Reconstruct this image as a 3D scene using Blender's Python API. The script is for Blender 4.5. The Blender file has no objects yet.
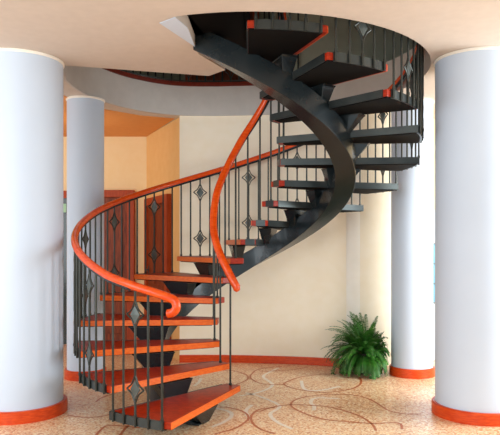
import bpy, bmesh, math, random
from mathutils import Vector, Matrix
random.seed(7)
SC = bpy.context.scene
COL = SC.collection
R = math.radians
PI = math.pi

# ------------------------------------------------------------------ camera
CAM = Vector((0.011, -5.628, 1.386)); FPX = 621.8; HZ = 244.94
cd = bpy.data.cameras.new('camera'); cam = bpy.data.objects.new('camera', cd); COL.objects.link(cam)
cam.location = CAM; cam.rotation_euler = (PI/2, 0, 0)
cd.sensor_width = 36; cd.lens = FPX/500*36; cd.shift_y = (HZ-217.5)/500
cd.clip_start = 0.05; cd.clip_end = 100
SC.camera = cam

# ------------------------------------------------------------------ world, lights, exposure
w = bpy.data.worlds.new('world'); SC.world = w; w.use_nodes = True
bg = w.node_tree.nodes['Background']; bg.inputs[0].default_value = (0.78, 0.90, 1.0, 1); bg.inputs[1].default_value = 1.10
SC.view_settings.view_transform = 'Standard'; SC.view_settings.look = 'None'
SC.view_settings.gamma = 1; SC.view_settings.use_curve_mapping = False
SC.view_settings.exposure = 0.34

def area(name, loc, aim, size, power, color, sy=None):
    l = bpy.data.lights.new(name, 'AREA'); l.energy = power; l.color = color; l.size = size
    if sy: l.shape = 'RECTANGLE'; l.size_y = sy
    o = bpy.data.objects.new(name, l); COL.objects.link(o); o.location = loc
    o.rotation_euler = (Vector(aim)-Vector(loc)).to_track_quat('-Z', 'Y').to_euler()
    return o
def point(name, loc, power, color, rad=0.12):
    l = bpy.data.lights.new(name, 'POINT'); l.energy = power; l.color = color; l.shadow_soft_size = rad
    o = bpy.data.objects.new(name, l); COL.objects.link(o); o.location = loc
    return o
# added area fills, no visible source, brightening the front, back wall and left side
area('front_fill', (-2.8, -8.2, 2.0), (0, 1.0, 1.2), 3.2, 140, (0.92, 0.97, 1.0), 2.2)
area('side_fill', (4.4, -0.9, 1.6), (-0.3, 1.5, 1.5), 2.2, 170, (0.90, 0.96, 1.0), 2.0)
area('left_fill', (-3.9, -2.7, 1.6), (-1.0, 1.3, 1.5), 2.0, 38, (0.92, 0.96, 1.0), 2.0)
# added warm point fills for the hall and upper floor, without fixtures
point('hall_fill', (-2.1, 1.9, 2.45), 3, (1.0, 0.9, 0.7), 0.15)
point('upper_fill', (-0.6, 0.9, 5.3), 5, (1.0, 0.95, 0.86), 0.2)

# ------------------------------------------------------------------ materials
def srgb(r, g, b):
    f = lambda c: (c/255/12.92) if c/255 <= 0.04045 else ((c/255+0.055)/1.055)**2.4
    return (f(r), f(g), f(b), 1)
def base(name):
    m = bpy.data.materials.new(name); m.use_nodes = True
    nt = m.node_tree; return m, nt, nt.nodes['Principled BSDF']
def setup(p, rough=0.5, metal=0.0, coat=0.0, spec=0.5):
    p.inputs['Roughness'].default_value = rough; p.inputs['Metallic'].default_value = metal
    p.inputs['Coat Weight'].default_value = coat; p.inputs['Specular IOR Level'].default_value = spec
def noisy(name, c1, c2, scale=8, rough=0.6, metal=0, coat=0, spec=0.5, bump=0.0, stretch=(1, 1, 1), detail=4, lo=0.35, hi=0.65):
    m, nt, p = base(name); N = nt.nodes; L = nt.links
    tc = N.new('ShaderNodeTexCoord'); mp = N.new('ShaderNodeMapping'); mp.inputs['Scale'].default_value = stretch
    nz = N.new('ShaderNodeTexNoise'); nz.inputs['Scale'].default_value = scale; nz.inputs['Detail'].default_value = detail
    rp = N.new('ShaderNodeValToRGB'); rp.color_ramp.elements[0].color = c1; rp.color_ramp.elements[1].color = c2
    rp.color_ramp.elements[0].position = lo; rp.color_ramp.elements[1].position = hi
    L.new(tc.outputs['Object'], mp.inputs[0]); L.new(mp.outputs[0], nz.inputs['Vector']); L.new(nz.outputs['Fac'], rp.inputs[0])
    L.new(rp.outputs[0], p.inputs['Base Color']); setup(p, rough, metal, coat, spec)
    if bump:
        b = N.new('ShaderNodeBump'); b.inputs['Strength'].default_value = bump; b.inputs['Distance'].default_value = 0.01
        L.new(nz.outputs['Fac'], b.inputs['Height']); L.new(b.outputs[0], p.inputs['Normal'])
    return m
M = {}
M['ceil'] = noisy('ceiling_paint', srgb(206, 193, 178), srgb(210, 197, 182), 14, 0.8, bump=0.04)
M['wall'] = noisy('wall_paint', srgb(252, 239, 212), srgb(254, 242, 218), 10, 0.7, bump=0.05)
M['ochre'] = noisy('hall_warm_light', srgb(249, 222, 168), srgb(251, 226, 176), 10, 0.75, bump=0.05)  # warm light of the hall put into the wall colour
M['hallceil_bounce'] = noisy('hall_ceiling_warm_light', srgb(226, 150, 76), srgb(230, 156, 82), 10, 0.75, bump=0.04)  # orange bounced light put into the hall ceiling colour
M['ochre_shaded'] = noisy('hall_side_shade', srgb(240, 188, 116), srgb(243, 194, 124), 10, 0.75, bump=0.05)  # darker copy of the hall wall colour, side wall's shade painted in
M['fascia'] = noisy('fascia_shade', srgb(192, 186, 178), srgb(198, 192, 184), 8, 0.6)  # wall colour darkened for the shade inside the opening
M['upper'] = noisy('upper_wall_shade', srgb(160, 166, 148), srgb(168, 174, 156), 8, 0.8)  # upstairs shade put into a greyer wall colour
M['white'] = noisy('column_paint', srgb(203, 217, 232), srgb(207, 221, 236), 1.5, 0.5)
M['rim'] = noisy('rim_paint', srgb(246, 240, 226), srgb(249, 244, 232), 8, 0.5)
def wood(name, a, b, stretch, rough=0.28, coat=0.35):
    return noisy(name, a, b, 9, rough, coat=coat, stretch=stretch, detail=6, bump=0.03, spec=0.3)
M['wood'] = wood('red_wood', srgb(146, 28, 2), srgb(178, 48, 6), (3.0, 3.0, 14), 0.35, 0.03)
M['nosing'] = wood('nosing_lit_wood', srgb(228, 92, 20), srgb(242, 118, 38), (3, 3, 14), 0.35, 0.1)  # lit copy of the tread wood for the front edges
M['trimwood'] = wood('trim_wood', srgb(92, 30, 16), srgb(116, 40, 22), (2, 2, 8), 0.4, 0.1)
M['rail'] = wood('rail_wood', srgb(216, 66, 8), srgb(234, 88, 18), (2, 2, 6), 0.25, 0.3)
M['band'] = wood('band_wood', srgb(204, 60, 14), srgb(224, 82, 26), (2, 2, 10), 0.35, 0.1)
M['door'] = wood('door_wood', srgb(104, 42, 12), srgb(146, 64, 20), (8, 8, 0.8), 0.5, 0)
M['frame'] = wood('frame_wood', srgb(160, 58, 14), srgb(178, 72, 22), (6, 6, 1), 0.5, 0)
M['steel'] = noisy('painted_steel', srgb(27, 35, 38), srgb(36, 44, 46), 5, 0.27, metal=0.3, coat=0.1)
M['iron'] = noisy('baluster_steel', srgb(52, 55, 50), srgb(64, 66, 60), 6, 0.38, metal=0.6)
M['plate'] = noisy('end_plate_steel', srgb(56, 62, 62), srgb(70, 76, 74), 6, 0.3, metal=0.6)
M['black'] = noisy('black_steel', srgb(8, 8, 8), srgb(13, 13, 13), 6, 0.7, metal=0.0, spec=0.1)
M['bright'] = noisy('polished_steel', srgb(78, 84, 80), srgb(98, 104, 100), 6, 0.4, metal=0.5)
M['brownline'] = noisy('brown_inlay', srgb(186, 96, 52), srgb(200, 112, 64), 30, 0.4)
M['whiteline'] = noisy('white_inlay', srgb(240, 226, 208), srgb(250, 240, 226), 30, 0.4)
M['fern'] = noisy('fern_leaf', srgb(16, 66, 12), srgb(58, 126, 30), 9, 0.55, lo=0.3, hi=0.7)
M['stalk'] = noisy('fern_stalk', srgb(70, 90, 40), srgb(84, 104, 48), 6, 0.6)
M['pot'] = noisy('pot_clay', srgb(44, 34, 24), srgb(58, 44, 32), 12, 0.7)
M['soil'] = noisy('soil', srgb(40, 28, 20), srgb(62, 44, 30), 60, 0.9)
M['blue'] = noisy('blue_glass', srgb(96, 160, 192), srgb(120, 178, 204), 3, 0.25)
M['glassdark'] = noisy('dark_glass', srgb(20, 32, 26), srgb(30, 46, 38), 3, 0.15)
M['green'] = noisy('green_panel', srgb(150, 205, 160), srgb(170, 218, 176), 3, 0.5)
M['blackmetal'] = noisy('black_fitting', srgb(26, 24, 24), srgb(36, 34, 34), 6, 0.4, metal=0.5)

# terrazzo floor: cream ground with orange, brown and white chips
m, nt, p = base('terrazzo'); N = nt.nodes; L = nt.links
tc = N.new('ShaderNodeTexCoord')
v = N.new('ShaderNodeTexVoronoi'); v.inputs['Scale'].default_value = 75
sp = N.new('ShaderNodeSeparateColor')
rp = N.new('ShaderNodeValToRGB'); rp.color_ramp.interpolation = 'CONSTANT'
cols = [(0, srgb(214, 146, 96)), (0.14, srgb(244, 206, 162)), (0.45, srgb(236, 184, 134)), (0.66, srgb(252, 230, 198)), (0.86, srgb(204, 134, 86)), (0.93, srgb(242, 200, 154))]
rp.color_ramp.elements[0].color = cols[0][1]; rp.color_ramp.elements[1].position = cols[1][0]; rp.color_ramp.elements[1].color = cols[1][1]
for a, c in cols[2:]:
    e = rp.color_ramp.elements.new(a); e.color = c
L.new(tc.outputs['Object'], v.inputs['Vector']); L.new(v.outputs['Color'], sp.inputs[0]); L.new(sp.outputs[0], rp.inputs[0])
L.new(rp.outputs[0], p.inputs['Base Color']); setup(p, 0.35, coat=0.15)
M['floor'] = m

# ------------------------------------------------------------------ mesh helpers
def add_quadgrid(bm, rows, closed=False):
    """rows: list of equally long vertex-coordinate rings; faces between neighbours"""
    V = [[bm.verts.new(c) for c in r] for r in rows]; n = len(rows[0])
    for i in range(len(V)-1):
        for j in range(n if closed else n-1):
            bm.faces.new((V[i][j], V[i][(j+1) % n], V[i+1][(j+1) % n], V[i+1][j]))
    return V
def add_tube(bm, pts, rad, seg=8, cap=True, flat=1.0):
    """sweep a round (or flattened) section along pts; rad number or list"""
    pts = [Vector(q) for q in pts]; rows = []
    up = Vector((0, 0, 1)); prev = None
    for i, q in enumerate(pts):
        t = (pts[min(i+1, len(pts)-1)]-pts[max(i-1, 0)]).normalized()
        if prev is None:
            a = t.cross(up)
            if a.length < 1e-3: a = t.cross(Vector((1, 0, 0)))
            a.normalize()
        else:
            a = (prev - t*prev.dot(t)).normalized()
        b = a.cross(t).normalized(); prev = a
        r = rad[i] if isinstance(rad, (list, tuple)) else rad
        rows.append([q + a*(r*math.cos(2*PI*k/seg)) + b*(r*flat*math.sin(2*PI*k/seg)) for k in range(seg)])
    V = add_quadgrid(bm, rows, True)
    if cap:
        bm.faces.new(V[0]); bm.faces.new(V[-1])
def add_box(bm, c, s, rot=0.0):
    mat = Matrix.Translation(c) @ Matrix.Rotation(rot, 4, 'Z') @ Matrix.Diagonal((s[0], s[1], s[2], 1))
    bmesh.ops.create_cube(bm, size=1, matrix=mat)
def add_prism(bm, poly, z0, z1):
    a = [bm.verts.new((x, y, z0)) for x, y in poly]; b = [bm.verts.new((x, y, z1)) for x, y in poly]
    n = len(poly)
    bm.faces.new(a); bm.faces.new(b)
    for i in range(n): bm.faces.new((a[i], a[(i+1) % n], b[(i+1) % n], b[i]))
def add_lathe(bm, prof, seg=48, c=(0, 0)):
    rows = [[(c[0]+r*math.cos(2*PI*k/seg), c[1]+r*math.sin(2*PI*k/seg), z) for k in range(seg)] for r, z in prof]
    V = add_quadgrid(bm, rows, True)
    bm.faces.new(V[0]); bm.faces.new(V[-1])
def add_ribwall(bm, path, th, z0, z1):
    """vertical wall following an open path, th thick to its left side"""
    n = len(path); off = []
    for i in range(n):
        a = Vector(path[max(i-1, 0)]); b = Vector(path[min(i+1, n-1)]); t = (b-a).normalized()
        off.append(Vector(path[i]) + Vector((-t.y, t.x))*th)
    rows = []
    for i in range(n):
        p0 = path[i]; q0 = off[i]
        rows.append([(p0[0], p0[1], z0), (p0[0], p0[1], z1), (q0.x, q0.y, z1), (q0.x, q0.y, z0)])
    V = add_quadgrid(bm, rows, True); bm.faces.new(V[0]); bm.faces.new(V[-1])
def obj(name, bm, mat, parent=None, smooth=False, bevel=0):
    bmesh.ops.recalc_face_normals(bm, faces=bm.faces[:])
    me = bpy.data.meshes.new(name); bm.to_mesh(me); bm.free(); me.materials.append(M[mat])
    if smooth:
        for f in me.polygons: f.use_smooth = True
        try: me.set_sharp_from_angle(angle=R(40))
        except Exception: pass
    o = bpy.data.objects.new(name, me); COL.objects.link(o)
    if bevel:
        md = o.modifiers.new('bevel', 'BEVEL'); md.width = bevel; md.segments = 2; md.limit_method = 'ANGLE'
    if parent: o.parent = parent
    return o
def thing(name, label, cat, group=None):
    o = bpy.data.objects.new(name, None); COL.objects.link(o); o['label'] = label; o['category'] = cat
    if group: o['group'] = group
    return o
def place(root, loc):
    """put the thing's origin at its base; parts were built in world coordinates"""
    root.location = loc
    for ch in root.children:
        ch.matrix_parent_inverse = Matrix.Translation(-Vector(loc))
def struct(name, bm, mat, label=None, **k):
    o = obj(name, bm, mat, **k); o['kind'] = 'structure'
    if label: o['label'] = label
    return o
def B(): return bmesh.new()
def spline(pts, n=10):
    out = []; P = [Vector(p) for p in pts]
    for i in range(len(P)-1):
        a = P[max(i-1, 0)]; b = P[i]; c = P[i+1]; d = P[min(i+2, len(P)-1)]
        for k in range(n):
            t = k/n
            out.append(0.5*((2*b)+(c-a)*t+(2*a-5*b+4*c-d)*t*t+(-a+3*b-3*c+d)*t**3))
    out.append(P[-1]); return out

# ------------------------------------------------------------------ the setting
C = 2.91; TOP = 3.25; UC = 5.7
bm = B(); add_box(bm, (0.5, -1.0, -0.05), (13, 11, 0.1)); struct('floor', bm, 'floor')

back = [(-0.82, 1.71), (-0.4, 1.72), (0.0, 1.69), (0.4, 1.63), (0.7, 1.57), (0.95, 1.50), (1.3, 1.46), (1.7, 1.52)]
backs = [tuple(q) for q in spline([Vector((a, b)) for a, b in back], 4)]
bm = B(); add_ribwall(bm, backs, 0.16, 0, C); struct('wall_back', bm, 'wall', smooth=True)
bm = B(); add_ribwall(bm, [(0.30, 1.72), (0.7, 1.6), (0.95, 1.52), (1.3, 1.48), (2.2, 1.3), (3.2, 0.6)], 0.12, TOP+0.0, UC); struct('wall_upper_right', bm, 'upper', smooth=True)

# ceiling slab with the opening for the stair
hole = []
for k in range(0, 41):                                    # near and right-hand arc round the stair
    a = R(-109.6 + k*(109.6+48)/40); hole.append((0.03+1.55*math.cos(a), -0.02+1.55*math.sin(a)))
arcn = len(hole)
hole += [(0.85, 1.36), (0.62, 1.55), (0.4, 1.61), (0.0, 1.67), (-0.4, 1.70)]
fl = spline([Vector(q) for q in [(-0.4, 1.70), (-0.85, 1.665), (-1.2, 1.46), (-1.48, 1.12), (-1.66, 0.65), (-1.70, 0.2), (-1.66, -0.05), (-1.60, -0.36)]], 5)
hole += [tuple(q) for q in fl[1:]]
hole += [(-0.36, -0.02), (-0.205, -0.21), (-0.40, -0.67), (-0.41, -0.86), (-0.425, -1.27)]
outer = [(-6, -6.5), (7, -6.5), (7, 1.86), (2.6, 4.0), (-6, 4.0)]
bm = B()
ov = [bm.verts.new((x, y, C)) for x, y in outer]; hv = [bm.verts.new((x, y, C)) for x, y in hole]
ed = [bm.edges.new((ov[i], ov[(i+1) % len(ov)])) for i in range(len(ov))] + [bm.edges.new((hv[i], hv[(i+1) % len(hv)])) for i in range(len(hv))]
bmesh.ops.triangle_fill(bm, use_beauty=True, use_dissolve=False, edges=ed)
top = bmesh.ops.extrude_face_region(bm, geom=bm.faces[:])
for vv in [g for g in top['geom'] if isinstance(g, bmesh.types.BMVert)]: vv.co.z = TOP
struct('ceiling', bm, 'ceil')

# pale facing of the landing edge where the stair arrives
bm = B()
a, b_, c_ = (-0.61, -1.37), (-0.49, -1.478), (-0.41, -0.86)
add_prism(bm, [a, b_, (-0.425, -1.27), c_], C-0.006, C-0.002)
struct('trim_1', bm, 'white')

# curved fascia skin and its brown cap
fpath = [(q.x+0.012, q.y-0.006) for q in fl][::-1]
fpath = [(x, y) for x, y in fpath] + [(0.0, 1.66), (0.4, 1.595), (0.62, 1.54)]
bm = B(); add_ribwall(bm, fpath, 0.02, C-0.002, TOP); struct('trim_2', bm, 'fascia', smooth=True)
cpath = [Vector(q) for q in fpath[3:]]
bm = B(); add_ribwall(bm, [tuple(q) for q in cpath], 0.07, TOP, TOP+0.045)
o = struct('trim_3', bm, 'trimwood', smooth=True); o.location = (0.01, -0.02, 0)

# the hall behind on the left
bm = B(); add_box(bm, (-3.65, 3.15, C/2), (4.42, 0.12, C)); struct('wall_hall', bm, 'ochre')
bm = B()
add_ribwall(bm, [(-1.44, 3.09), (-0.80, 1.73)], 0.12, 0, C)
struct('wall_hall_side', bm, 'ochre_shaded')
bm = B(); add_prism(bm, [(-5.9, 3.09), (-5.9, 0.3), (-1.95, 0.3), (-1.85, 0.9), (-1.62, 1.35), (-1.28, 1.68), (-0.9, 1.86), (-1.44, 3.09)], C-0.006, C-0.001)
struct('ceiling_hall_bounce_panel', bm, 'hallceil_bounce')  # thin panel under the slab carrying the painted warm bounce
# far right wall, side wall, upper room
bm = B(); add_box(bm, (4.2, 1.95, C/2), (5.2, 0.12, C)); struct('wall_right', bm, 'ochre')
bm = B(); add_box(bm, (-0.4, 4.1, (TOP+UC)/2), (11, 0.12, UC-TOP)); struct('wall_upper_back', bm, 'upper')
bm = B(); add_box(bm, (-5.2, 0.2, (TOP+UC)/2), (0.12, 8, UC-TOP)); struct('wall_upper_left', bm, 'upper')
bm = B(); add_box(bm, (4.6, -1.2, (TOP+UC)/2), (0.12, 10, UC-TOP)); struct('wall_upper_side', bm, 'upper')
bm = B(); add_box(bm, (0.2, -5, (TOP+UC)/2), (11, 0.12, UC-TOP)); struct('wall_upper_front', bm, 'upper')
bm = B(); add_box(bm, (0.2, -0.5, UC+0.05), (12, 11, 0.1)); struct('ceiling_upper', bm, 'ceil')

# shallow raised band, lighter than the curved wall
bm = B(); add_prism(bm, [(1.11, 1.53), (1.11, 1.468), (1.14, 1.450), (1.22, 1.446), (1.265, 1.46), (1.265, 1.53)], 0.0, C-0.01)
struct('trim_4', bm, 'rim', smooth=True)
# skirting
bp = [(x, y-0.022) for x, y in backs if x < 1.06]
bm = B(); add_ribwall(bm, bp, 0.03, 0, 0.088); struct('baseboard_back', bm, 'band', smooth=True, bevel=0.003)
bm = B(); add_box(bm, (-3.4, 3.078, 0.045), (3.86, 0.025, 0.09)); struct('baseboard_hall', bm, 'band')

# doors in the hall
def door(name, x0, x1, z1, y, rot_pts=None, knob=True):
    t = bpy.data.objects.new(name, None); COL.objects.link(t); t['kind'] = 'structure'
    W = x1-x0
    bm = B(); add_box(bm, (0.05, 0, z1/2), (0.1, 0.08, z1)); add_box(bm, (W-0.05, 0, z1/2), (0.1, 0.08, z1)); add_box(bm, (W/2, 0, z1-0.05), (W-0.2, 0.08, 0.1))
    obj('door_frame', bm, 'frame', t, bevel=0.006)
    bm = B(); add_box(bm, (W/2, 0.01, (z1-0.1)/2), (W-0.2, 0.04, z1-0.1))
    n = 2
    for c in range(n):
        for zz, hh in ((0.45, 0.6), (1.32, 0.9)):
            pw = (W-0.2)/n
            add_box(bm, (0.1+pw*(c+0.5), -0.014, zz), (pw-0.12, 0.014, hh))
    obj('door_panel', bm, 'door', t, bevel=0.006)
    if knob:
        bm = B(); add_box(bm, (0.16, -0.02, 1.02), (0.035, 0.012, 0.16)); add_tube(bm, [(0.16, -0.02, 1.05), (0.16, -0.07, 1.05), (0.26, -0.07, 1.05)], 0.01)
        obj('door_handle', bm, 'bright', t)
    return t
d1 = door('door_1', 0, 0.86, 2.15, 0); d1.location = (-2.46, 3.05, 0)
d2 = door('door_2', 0, 1.02, 2.02, 0)
ang = math.atan2(1.73-3.09, -0.80+1.44)
d2.location = (-1.42, 2.99, 0); d2.rotation_euler = (0, 0, ang)
# glazed door far left between the columns
t = bpy.data.objects.new('door_3', None); COL.objects.link(t); t['kind'] = 'structure'
bm = B(); add_box(bm, (-3.26, 3.06, 1.07), (0.1, 0.06, 2.14)); add_box(bm, (-2.50, 3.06, 1.07), (0.08, 0.06, 2.14)); add_box(bm, (-2.88, 3.06, 2.09), (0.68, 0.06, 0.1))
obj('door_frame', bm, 'frame', t)
bm = B(); add_box(bm, (-2.88, 3.07, 1.02), (0.66, 0.03, 2.04)); obj('glass_panel', bm, 'glassdark', t)
bm = B(); add_box(bm, (-2.70, 3.045, 1.90), (0.30, 0.02, 0.12)); obj('transom_sign', bm, 'green', t)
# white glazed panel seen between the two right-hand columns
t = bpy.data.objects.new('window_1', None); COL.objects.link(t); t['kind'] = 'structure'
bm = B(); add_box(bm, (2.25, 1.875, 1.80/2), (0.9, 0.03, 1.80)); obj('window_surround', bm, 'white', t)
bm = B(); add_box(bm, (2.23, 1.855, 1.05), (0.14, 0.015, 0.70)); obj('blue_pane', bm, 'blue', t)
bm = B()
for zz in (0.69, 0.92, 1.16, 1.40): add_box(bm, (2.23, 1.843, zz), (0.14, 0.012, 0.014))
for xx in (2.155, 2.305): add_box(bm, (xx, 1.845, 1.05), (0.018, 0.014, 0.74))
obj('glazing_bar', bm, 'bright', t)
# dark door on the upper floor
t = bpy.data.objects.new('door_4', None); COL.objects.link(t); t['kind'] = 'structure'
bm = B(); add_box(bm, (-0.42, 4.0, 4.35), (0.95, 0.06, 2.2)); obj('door_panel', bm, 'door', t, bevel=0.01)
bm = B(); add_box(bm, (-0.94, 3.99, 4.35), (0.09, 0.09, 2.2)); add_box(bm, (0.10, 3.99, 4.35), (0.09, 0.09, 2.2)); add_box(bm, (-0.42, 3.99, 5.49), (1.13, 0.09, 0.09)); obj('door_frame', bm, 'frame', t)

# floor inlays
def fl_pt(px, py):
    Y = FPX*CAM.z/(py-HZ); return Vector(((px-250)*Y/FPX+CAM.x, Y+CAM.y))
def inlay(idx, pts, mat, wd, z=0.0015):
    P = spline([fl_pt(*q) for q in pts], 6); bm = B()
    rows = []
    for i in range(len(P)):
        t = (P[min(i+1, len(P)-1)]-P[max(i-1, 0)]).normalized(); n = Vector((-t.y, t.x))*wd/2
        a = P[i]+n; b = P[i]-n
        rows.append([(a.x, a.y, z), (b.x, b.y, z)])
    add_quadgrid(bm, rows); return struct('trim_%d' % idx, bm, mat)
BR = [
 [(336, 373.7), (317.5, 374.8), (301.4, 377), (290, 380.6), (284, 384), (290, 387.5), (301.4, 390), (320, 392.5), (336, 391.6), (352, 388.8), (360, 384.5), (361, 380), (360, 377.5), (368, 376.7), (378, 377)],
 [(421, 414.2), (403, 413.8), (388, 410.3), (377, 403.3), (366, 398), (353, 395.2), (340, 394.5), (326.7, 394.4), (310.6, 396.2), (296.8, 399.4), (291, 403.6), (293.3, 408), (303.7, 413.2), (319.8, 418.5), (338, 421), (370.6, 423.4), (398, 423), (402, 429.5)],
 [(260, 411.6), (273.8, 407), (291, 404.7), (310.6, 405.4), (329, 407), (345, 411), (358, 415.5), (366, 419.7), (372.8, 425), (376, 431)],
 [(260, 371.4), (273.8, 371), (294.5, 369.5), (308, 367.2)],
 [(203.7, 371.4), (217.5, 370.6), (233.6, 371), (246, 374.8), (247.4, 379.4), (238, 384), (226, 388)],
 [(282, 366.5), (260, 369), (252, 373.7), (250.8, 378.3), (260, 383.3), (273.8, 384.7), (284, 384.3)],
 [(219.8, 407), (233.6, 408.6), (245, 412.8), (248.5, 418.5), (242.8, 424), (233.6, 429), (215, 434)],
 [(275, 407.5), (260, 409.3), (252, 415), (252, 422), (260, 429), (275, 434)],
 [(67.6, 415.3), (86, 417.5), (103.7, 416), (122, 411)],
 [(94, 438), (103.7, 427.3), (114.6, 425.6), (140, 428)],
 [(118, 438), (130, 424), (146, 419)],
 [(96, 402), (101.5, 398), (118, 392)],
]
WH = [
 [(278.4, 368), (269, 372.5), (263.4, 377), (272.6, 385), (260, 392), (240, 396)],
 [(246, 393), (260, 396.7), (279.5, 405.9), (270.3, 414), (277, 422), (292, 429)],
 [(301.4, 381), (304.8, 389.3), (320, 390.5), (340, 386.5)],
 [(340, 399), (322, 398), (312.9, 399), (311, 403), (314, 405.9), (314, 410.5)],
 [(213, 407.5), (229, 411.6), (231, 417), (222, 423), (212, 427)],
 [(194.5, 386), (199, 382), (201, 378.4)],
 [(250, 419.5), (246, 411), (252, 405)],
]
k = 10
for q in BR: inlay(k, q, 'brownline', 0.020); k += 1
for q in WH: inlay(k, q, 'whiteline', 0.034, 0.0012); k += 1

# ------------------------------------------------------------------ columns
def column(x, y, r, rb, label, hb=0.095):
    t = thing('column', label, 'column', None)
    bm = B(); add_lathe(bm, [(r, 0.0), (r, C-0.018)], 96, (x, y)); obj('shaft', bm, 'white', t, smooth=True)
    bm = B(); add_lathe(bm, [(rb, 0.0), (rb, hb-0.008), (rb-0.008, hb), (r-0.002, hb)], 96, (x, y)); obj('base_band', bm, 'band', t, smooth=True)
    bm = B(); add_lathe(bm, [(r+0.002, C-0.022), (r+0.010, C-0.014), (r+0.010, C-0.001)], 96, (x, y)); obj('top_ring', bm, 'rim', t, smooth=True)
    place(t, (x, y, 0)); return t
column(-1.90, -0.47, 0.348, 0.382, 'large white round column cut by the left edge of the picture, red wooden band at its foot')
column(1.885, -0.52, 0.34, 0.368, 'large white round column at the right edge of the picture, red wooden band at its foot')
column(1.745, 1.03, 0.218, 0.238, 'slim white round column right of the fern, behind the staircase')
column(-1.715, 0.90, 0.190, 0.214, 'slim white round column behind the orange handrail on the left')

# ------------------------------------------------------------------ staircase
RO, RI = 1.5, 0.285
STEP, T0, WID, DL = R(21.22), R(20.61), R(21.35), R(-5.27)
def pol(r, th, z=0): return Vector((-r*math.sin(th), -r*math.cos(th), z))
def line(th): return 0.18*(1+(th-T0)/STEP)
st = thing('spiral_staircase', 'spiral staircase with red wooden treads, dark steel spine and orange wooden handrails', 'staircase')
TH = 0.052
NT = 17
treads = []
for i in range(1, NT+1):
    th = T0+STEP*(i-1); z = 0.18*i
    # wooden slab
    poly = [pol(RI, th+DL)]
    n = 8
    for k in range(n+1): poly.append(pol(RO, th+WID*k/n))
    poly.append(pol(RI, th+WID+R(1.0)))
    bm = B(); add_prism(bm, [(q.x, q.y) for q in poly], z-TH, z)
    tr = obj('tread', bm, 'wood' if i < 17 else 'black', st, bevel=0.004); treads.append(tr)
    # nosing strip along the front edge, front light put into its lighter colour
    b0 = pol(RI, th+DL); b1 = pol(RO, th); bd = (b1-b0).normalized(); bn = Vector((-bd.y, bd.x, 0))
    if bn.dot(pol(1, th-PI/2)) < 0: bn = -bn
    bm = B(); add_prism(bm, [(q.x, q.y) for q in (b0+bd*0.003, b1-bd*0.003, b1-bd*0.003+bn*0.005, b0+bd*0.003+bn*0.005)], z-TH+0.001, z-0.003)
    obj('nosing', bm, 'nosing' if i < 17 else 'black', tr)
    # steel plate round the outer end
    bm = B(); rows = []
    for k in range(n+1):
        a = th+R(1.9)+(WID-R(3.6 if i > 13 else 1.9))*k/n
        rows.append([pol(RO-0.004, a, z-TH-0.008), pol(RO-0.004, a, z+0.004), pol(RO+0.010, a, z+0.004), pol(RO+0.010, a, z-TH-0.008)])
    V = add_quadgrid(bm, rows, True); bm.faces.new(V[0]); bm.faces.new(V[-1])
    obj('end_plate', bm, 'plate', tr)
    # steel plate along the rear edge
    a0 = pol(RI, th+WID+R(1.0)); a1 = pol(RO, th+WID); d = (a1-a0).normalized(); nrm = Vector((-d.y, d.x, 0))
    if nrm.dot(pol(1, th+WID+PI/2)) < 0: nrm = -nrm
    p0 = a0+d*(0.055 if i < 12 else 0.004); p1 = a1-d*(0.035 if i > 13 else -0.002)
    bm = B(); add_prism(bm, [(q.x, q.y) for q in (p0-nrm*0.004, p1-nrm*0.004, p1+nrm*0.006, p0+nrm*0.006)], z-TH-0.004, z+0.002)
    obj('rear_plate', bm, 'plate', tr)
    # steel cap on the inner end
    if i >= 8:
        q0 = pol(RI, th+DL); q1 = pol(RI, th+WID+R(1.0)); qd = (q1-q0).normalized(); qn = Vector((-qd.y, qd.x, 0))
        if qn.dot(pol(1, th+R(8))) > 0: qn = -qn
        f0 = 0.045 if i < 12 else 0.002
        bm = B(); add_prism(bm, [(q.x, q.y) for q in (q0+qd*f0, q1, q1+qn*0.006, q0+qd*f0+qn*0.006)], z-TH-0.004, z+0.002)
        obj('inner_plate', bm, 'plate', tr)
    # black steel tray below, set back from the nosing
    poly = [pol(RI+0.05, th+DL+R(8))]
    for k in range(n+1): poly.append(pol(RO-0.006, th+R(1.6)+(WID-R(1.8))*k/n))
    poly.append(pol(RI+0.05, th+WID-R(0.5)))
    bm = B(); add_prism(bm, [(q.x, q.y) for q in poly], z-TH-0.010, z-TH)
    obj('underplate', bm, 'black', tr)
    if i == 17: continue
    # flared bracket down to the spine
    tb = th+R(2.8) if i > 1 else th+R(4.5)
    er = pol(1, tb); et = Vector((-math.cos(tb), math.sin(tb), 0))
    zt = z-TH-0.010; zb = max(z-0.225, 0.0)
    c = er*0.875
    def ring(cc, a, b, zz): return [cc+er*(sx*a)+et*(sy*b)+Vector((0, 0, zz)) for sx, sy in ((-1, -1), (1, -1), (1, 1), (-1, 1))]
    bm = B()
    V = add_quadgrid(bm, [ring(c+er*0.02, 0.185 if i < 15 else 0.11, 0.068, zt), ring(c+er*0.015, 0.17 if i < 15 else 0.10, 0.064, zt-0.012), ring(er*0.85, 0.085 if i > 1 else 0.05, 0.033, zb)], True)
    bm.faces.new(V[0]); bm.faces.new(V[-1])
    obj('bracket', bm, 'steel', st, bevel=0.003)
# helical box spine
bm = B(); rows = []
r0, r1 = 0.775, 0.955
tA, tB = T0+R(3), R(386.5)
n = 120
for k in range(n+1):
    a = tA+(tB-tA)*k/n; zt = max(line(a)-0.205, 0.012); zb = max(line(a)-0.40, 0.0)
    rows.append([pol(r0, a, zb), pol(r0, a, zt), pol(r1, a, zt), pol(r1, a, zb)])
V = add_quadgrid(bm, rows, True); bm.faces.new(V[0]); bm.faces.new(V[-1])
obj('stringer', bm, 'steel', st, smooth=True, bevel=0.004)
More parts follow.
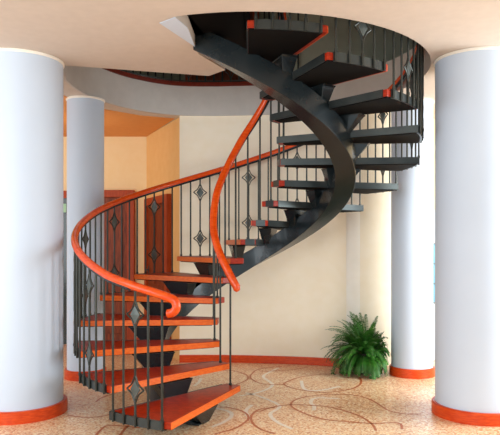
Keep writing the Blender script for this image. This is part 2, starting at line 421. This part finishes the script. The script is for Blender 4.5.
# steel landing plate at the top
bm = B()
add_prism(bm, [(q[0], q[1]) for q in [tuple(pol(1.49, R(381.8)))[:2], (-0.486, -1.472), (-0.42, -1.27), (-0.405, -0.86), (-0.395, -0.67), (-0.20, -0.21), tuple(pol(0.30, R(384)))[:2]]], 2.99, 3.235)
obj('landing_plate', bm, 'black', st)

# balusters
def diamond(bm, c, e, h=0.102, wd=0.077):
    """concave four-pointed frame of flat bar lying in the plane (e, z)"""
    up = Vector((0, 0, 1)); nrm = e.cross(up)
    corners = [up*h, e*wd, -up*h, -e*wd]
    for q in range(4):
        A = corners[q]; Bq = corners[(q+1) % 4]; pts = []
        for k in range(9):
            t = k/8; m_ = A*(1-t)+Bq*t; m_ = m_*(1-0.24*math.sin(PI*t)); pts.append(c+m_)
        add_tube(bm, pts, 0.0062, 6)
def lozenge(bm, c, e, h=0.064, wd=0.042):
    up = Vector((0, 0, 1)); nrm = e.cross(up)
    f0 = [bm.verts.new(c+o+nrm*0.005) for o in (up*h, e*wd, -up*h, -e*wd)]
    f1 = [bm.verts.new(c+o-nrm*0.005) for o in (up*h, e*wd, -up*h, -e*wd)]
    cf = bm.verts.new(c+nrm*0.009); cb = bm.verts.new(c-nrm*0.009)
    for q in range(4):
        bm.faces.new((f0[q], f0[(q+1) % 4], cf)); bm.faces.new((f1[(q+1) % 4], f1[q], cb)); bm.faces.new((f0[q], f1[q], f1[(q+1) % 4], f0[(q+1) % 4]))
def railz(th):                                            # centre line of the outer handrail
    d = math.degrees(th)
    off = 0.86-0.05*min(max((d-22)/20, 0), 1)+0.02*min(max((d-80)/25, 0), 1)
    return line(th)+off-0.01
RB = RO+0.018
for i in range(1, NT+1):
    th0 = T0+STEP*(i-1); z = 0.18*i
    for j, fr in enumerate((0.10, 0.30, 0.50, 0.70, 0.90)):
        th = th0+WID*fr; p = pol(RB, th); e = Vector((-math.cos(th), math.sin(th), 0))
        zt = railz(th)-0.012; zb = z-TH-0.010
        bm = B()
        if j != 2:
            add_tube(bm, [p+Vector((0, 0, zb)), p+Vector((0, 0, zt))], 0.0085, 8)
            add_tube(bm, [p+Vector((0, 0, z+0.0)), p+Vector((0, 0, z+0.022))], 0.0125, 8)
            obj('baluster', bm, 'iron', st, smooth=True)
        else:
            zl, zu = z+0.20, z+0.72
            H = 0.097
            zs = [zb, zl-H, zl-H+0.02, zl+H-0.02, zl+H, zu-H, zu-H+0.02, zu+H-0.02, zu+H, max(zt, zu+H+0.01)]
            rs = [0.0085, 0.0085, 0.004, 0.004, 0.0085, 0.0085, 0.004, 0.004, 0.0085, 0.0085]
            add_tube(bm, [p+Vector((0, 0, q)) for q in zs], rs, 8)
            add_tube(bm, [p+Vector((0, 0, z+0.0)), p+Vector((0, 0, z+0.022))], 0.0125, 8)
            ba = obj('baluster', bm, 'iron', st, smooth=True)
            for zz in (zl, zu):
                bm = B(); diamond(bm, p+Vector((0, 0, zz)), e)
                obj('diamond_frame', bm, 'iron', ba, smooth=True)
                bm = B(); lozenge(bm, p+Vector((0, 0, zz)), e)
                obj('diamond_plate', bm, 'bright', ba)
def inz(th):
    d = math.degrees(th)
    pts = [(10, 0.855), (36, 0.87), (60, 0.86), (85, 0.84), (110, 0.90), (141, 0.925), (170, 0.965), (213, 0.965), (400, 0.93)]
    for (a, x), (b, y) in zip(pts, pts[1:]):
        if d <= b: return line(th)+x+(y-x)*max(0, (d-a)/(b-a))
    return line(th)+0.92
RIB = RI+0.035
for i in range(1, NT+1):
    th = T0+STEP*(i-1)+R(9); z = 0.18*i; p = pol(RIB, th)
    bm = B(); add_tube(bm, [p+Vector((0, 0, z-0.002)), p+Vector((0, 0, inz(th)-0.012))], 0.0085, 8)
    add_tube(bm, [p+Vector((0, 0, z)), p+Vector((0, 0, z+0.018))], 0.0125, 8)
    obj('baluster', bm, 'iron', st, smooth=True)
# handrails
pts = []
thS = R(21)
e = Vector((-math.cos(thS), math.sin(thS), 0)); p0 = pol(RB, thS, railz(thS))
# scroll at the lower end, curling down and back
for (u, v_) in ((0.0, -0.112), (-0.035, -0.104), (-0.062, -0.075), (-0.058, -0.038), (-0.03, -0.012)):
    pts.append(p0+e*(u)+Vector((0, 0, v_)))
for k in range(121):
    a = R(24)+(R(392)-R(24))*k/120; pts.append(pol(RB, a, railz(a)))
bm = B(); add_tube(bm, spline(pts[:8], 5)[:-1]+pts[7:], 0.030, 14); hr = obj('handrail', bm, 'rail', st, smooth=True)
bm = B(); add_tube(bm, [q-Vector((0, 0, 0.023)) for q in pts[8:]], 0.022, 10); obj('rail_shade_bar', bm, 'steel', hr, smooth=True)  # dark bar added so the rail looks shaded from below
pts = []
thS = R(14); p0 = pol(RIB, thS, inz(thS)); e = Vector((-math.cos(thS), math.sin(thS), 0))
for k in range(121):
    a = R(19)+(R(392)-R(19))*k/120; pts.append(pol(RIB, a, inz(a)))
pts = [pts[0]+Vector((0.012, -0.012, -0.032)), pts[0]+Vector((0.004, -0.006, -0.02))]+pts
bm = B(); add_tube(bm, pts, [0.020, 0.030]+[0.034]*(len(pts)-2), 14); hr = obj('handrail', bm, 'rail', st, smooth=True)
bm = B(); add_tube(bm, [q-Vector((0, 0, 0.026)) for q in pts[4:]], 0.024, 10); obj('rail_shade_bar', bm, 'steel', hr, smooth=True)  # same added dark bar under the inner rail
place(st, (0, 0, 0))

# ------------------------------------------------------------------ gallery railing on the floor above
gr = thing('gallery_railing', 'dark metal railing of the upper gallery along the curved ledge behind the stair', 'railing')
gp = [(x-0.0, y+0.05) for x, y in fpath[4:]]
gp = [Vector(q) for q in gp]
L_ = [0]
for a, b in zip(gp, gp[1:]): L_.append(L_[-1]+(b-a).length)
s = 0.05; kk = 0
bm_top = B(); add_tube(bm_top, [(q.x, q.y, TOP+0.95) for q in gp], 0.028, 10); obj('handrail', bm_top, 'rail', gr, smooth=True)
bm = B(); add_tube(bm, [(q.x, q.y, TOP+0.075) for q in gp], 0.010, 8); obj('bottom_rail', bm, 'iron', gr, smooth=True)
while s < L_[-1]:
    j = max(q for q in range(len(L_)-1) if L_[q] <= s)
    p = gp[j].lerp(gp[j+1], (s-L_[j])/(L_[j+1]-L_[j])); e2 = (gp[j+1]-gp[j]).normalized(); e = Vector((e2.x, e2.y, 0))
    bm = B(); p3 = Vector((p.x, p.y, 0))
    if kk % 5 == 2:
        zl = TOP+0.20
        add_tube(bm, [p3+Vector((0, 0, q)) for q in (TOP+0.045, zl-0.097, zl-0.075, zl+0.075, zl+0.097, TOP+0.935)], [0.009, 0.009, 0.004, 0.004, 0.009, 0.009], 8)
        ba = obj('baluster', bm, 'iron', gr)
        bm = B(); diamond(bm, p3+Vector((0, 0, zl)), e); obj('diamond_frame', bm, 'iron', ba)
    else:
        add_tube(bm, [p3+Vector((0, 0, TOP+0.045)), p3+Vector((0, 0, TOP+0.935))], 0.009, 8)
        obj('baluster', bm, 'iron', gr)
    s += 0.10; kk += 1
place(gr, (gp[0].x, gp[0].y, TOP))

# ------------------------------------------------------------------ fern
FX, FY = 1.25, 1.08
fern = thing('potted_fern', 'bushy green fern standing on the floor between the curved wall and the slim white column', 'plant')
bm = B(); add_lathe(bm, [(0.07, 0), (0.08, 0.01), (0.10, 0.2), (0.108, 0.2), (0.108, 0.225), (0.098, 0.225), (0.09, 0.2), (0.02, 0.2)], 28, (FX, FY)); obj('pot', bm, 'pot', fern, smooth=True)
bm = B(); add_lathe(bm, [(0.092, 0.195), (0.092, 0.208), (0.05, 0.215)], 24, (FX, FY)); obj('soil', bm, 'soil', fern)
bmL = B(); bmS = B()
def wally(x): 
    for (a, b), (c, d) in zip(backs, backs[1:]):
        if a <= x <= c: return b+(d-b)*(x-a)/(c-a)
    return 1.6
def clampp(q):
    q = q.copy(); q.z = max(q.z, 0.012)
    if q.x > 1.44: q.x = 1.44+(q.x-1.44)*0.35
    q.y = min(q.y, wally(q.x)-0.05)
    dx, dy = q.x-1.745, q.y-1.03; d = math.hypot(dx, dy)
    if d < 0.255: q.x = 1.745+dx/d*0.255; q.y = 1.03+dy/d*0.255
    return q
NF = 270
for fI in range(NF):
    az = 2*PI*fI/NF*7.03+random.uniform(-.5, .5)
    u = (fI+0.5)/NF; d_ = Vector((math.cos(az), math.sin(az)))
    ln = random.choice((random.uniform(0.28, 0.44), random.uniform(0.38, 0.56)))
    if d_.x > 0.3: ln *= 0.8
    el = R(88-90*u+random.uniform(-14, 14))
    d = Vector((math.cos(az), math.sin(az), 0))
    pos = Vector((FX, FY, 0.205))+d*random.uniform(0.01, 0.07)
    pts = [pos.copy()]; n = 16; e = el
    droop = random.uniform(1.0, 2.4)*(0.55+0.7*u)
    for k in range(n):
        e -= droop/n*(0.6+0.9*k/n)
        stp = ln/n
        pos = pos+d*(math.cos(e)*stp)+Vector((0, 0, math.sin(e)*stp)); pts.append(clampp(pos))
    add_tube(bmS, pts, [0.003*(1-0.7*k/n) for k in range(n+1)], 4, cap=False)
    for k in range(2, n*2):
        t = k/(n*2); idx = min(int(t*n), n-1); q = pts[idx].lerp(pts[idx+1], t*n-idx)
        tg = (pts[idx+1]-pts[idx])
        if tg.length < 1e-4: continue
        tg.normalize(); side = tg.cross(Vector((0, 0, 1)))
        if side.length < 0.05: side = Vector((-d.y, d.x, 0))
        side.normalize(); nm = side.cross(tg)
        L1 = 0.048*math.sin(PI*min(1, 0.12+0.88*t))**0.6*(1-0.25*t)+0.006; wd = random.uniform(0.0042, 0.0065)
        for sgn in (-1, 1):
            dirv = (side*sgn+tg*0.35-nm*random.uniform(0.0, 0.35)).normalized()
            a = q+tg*wd; b = q-tg*wd; m1 = q+dirv*L1*0.6+tg*wd*1.0; m2 = q+dirv*L1*0.6-tg*wd*0.6; tip = q+dirv*L1
            vs = [bmL.verts.new(clampp(x)) for x in (b, m2, tip, m1, a)]
            try: bmL.faces.new(vs)
            except ValueError: pass
obj('foliage', bmL, 'fern', fern); obj('stems', bmS, 'stalk', fern)
place(fern, (FX, FY, 0))
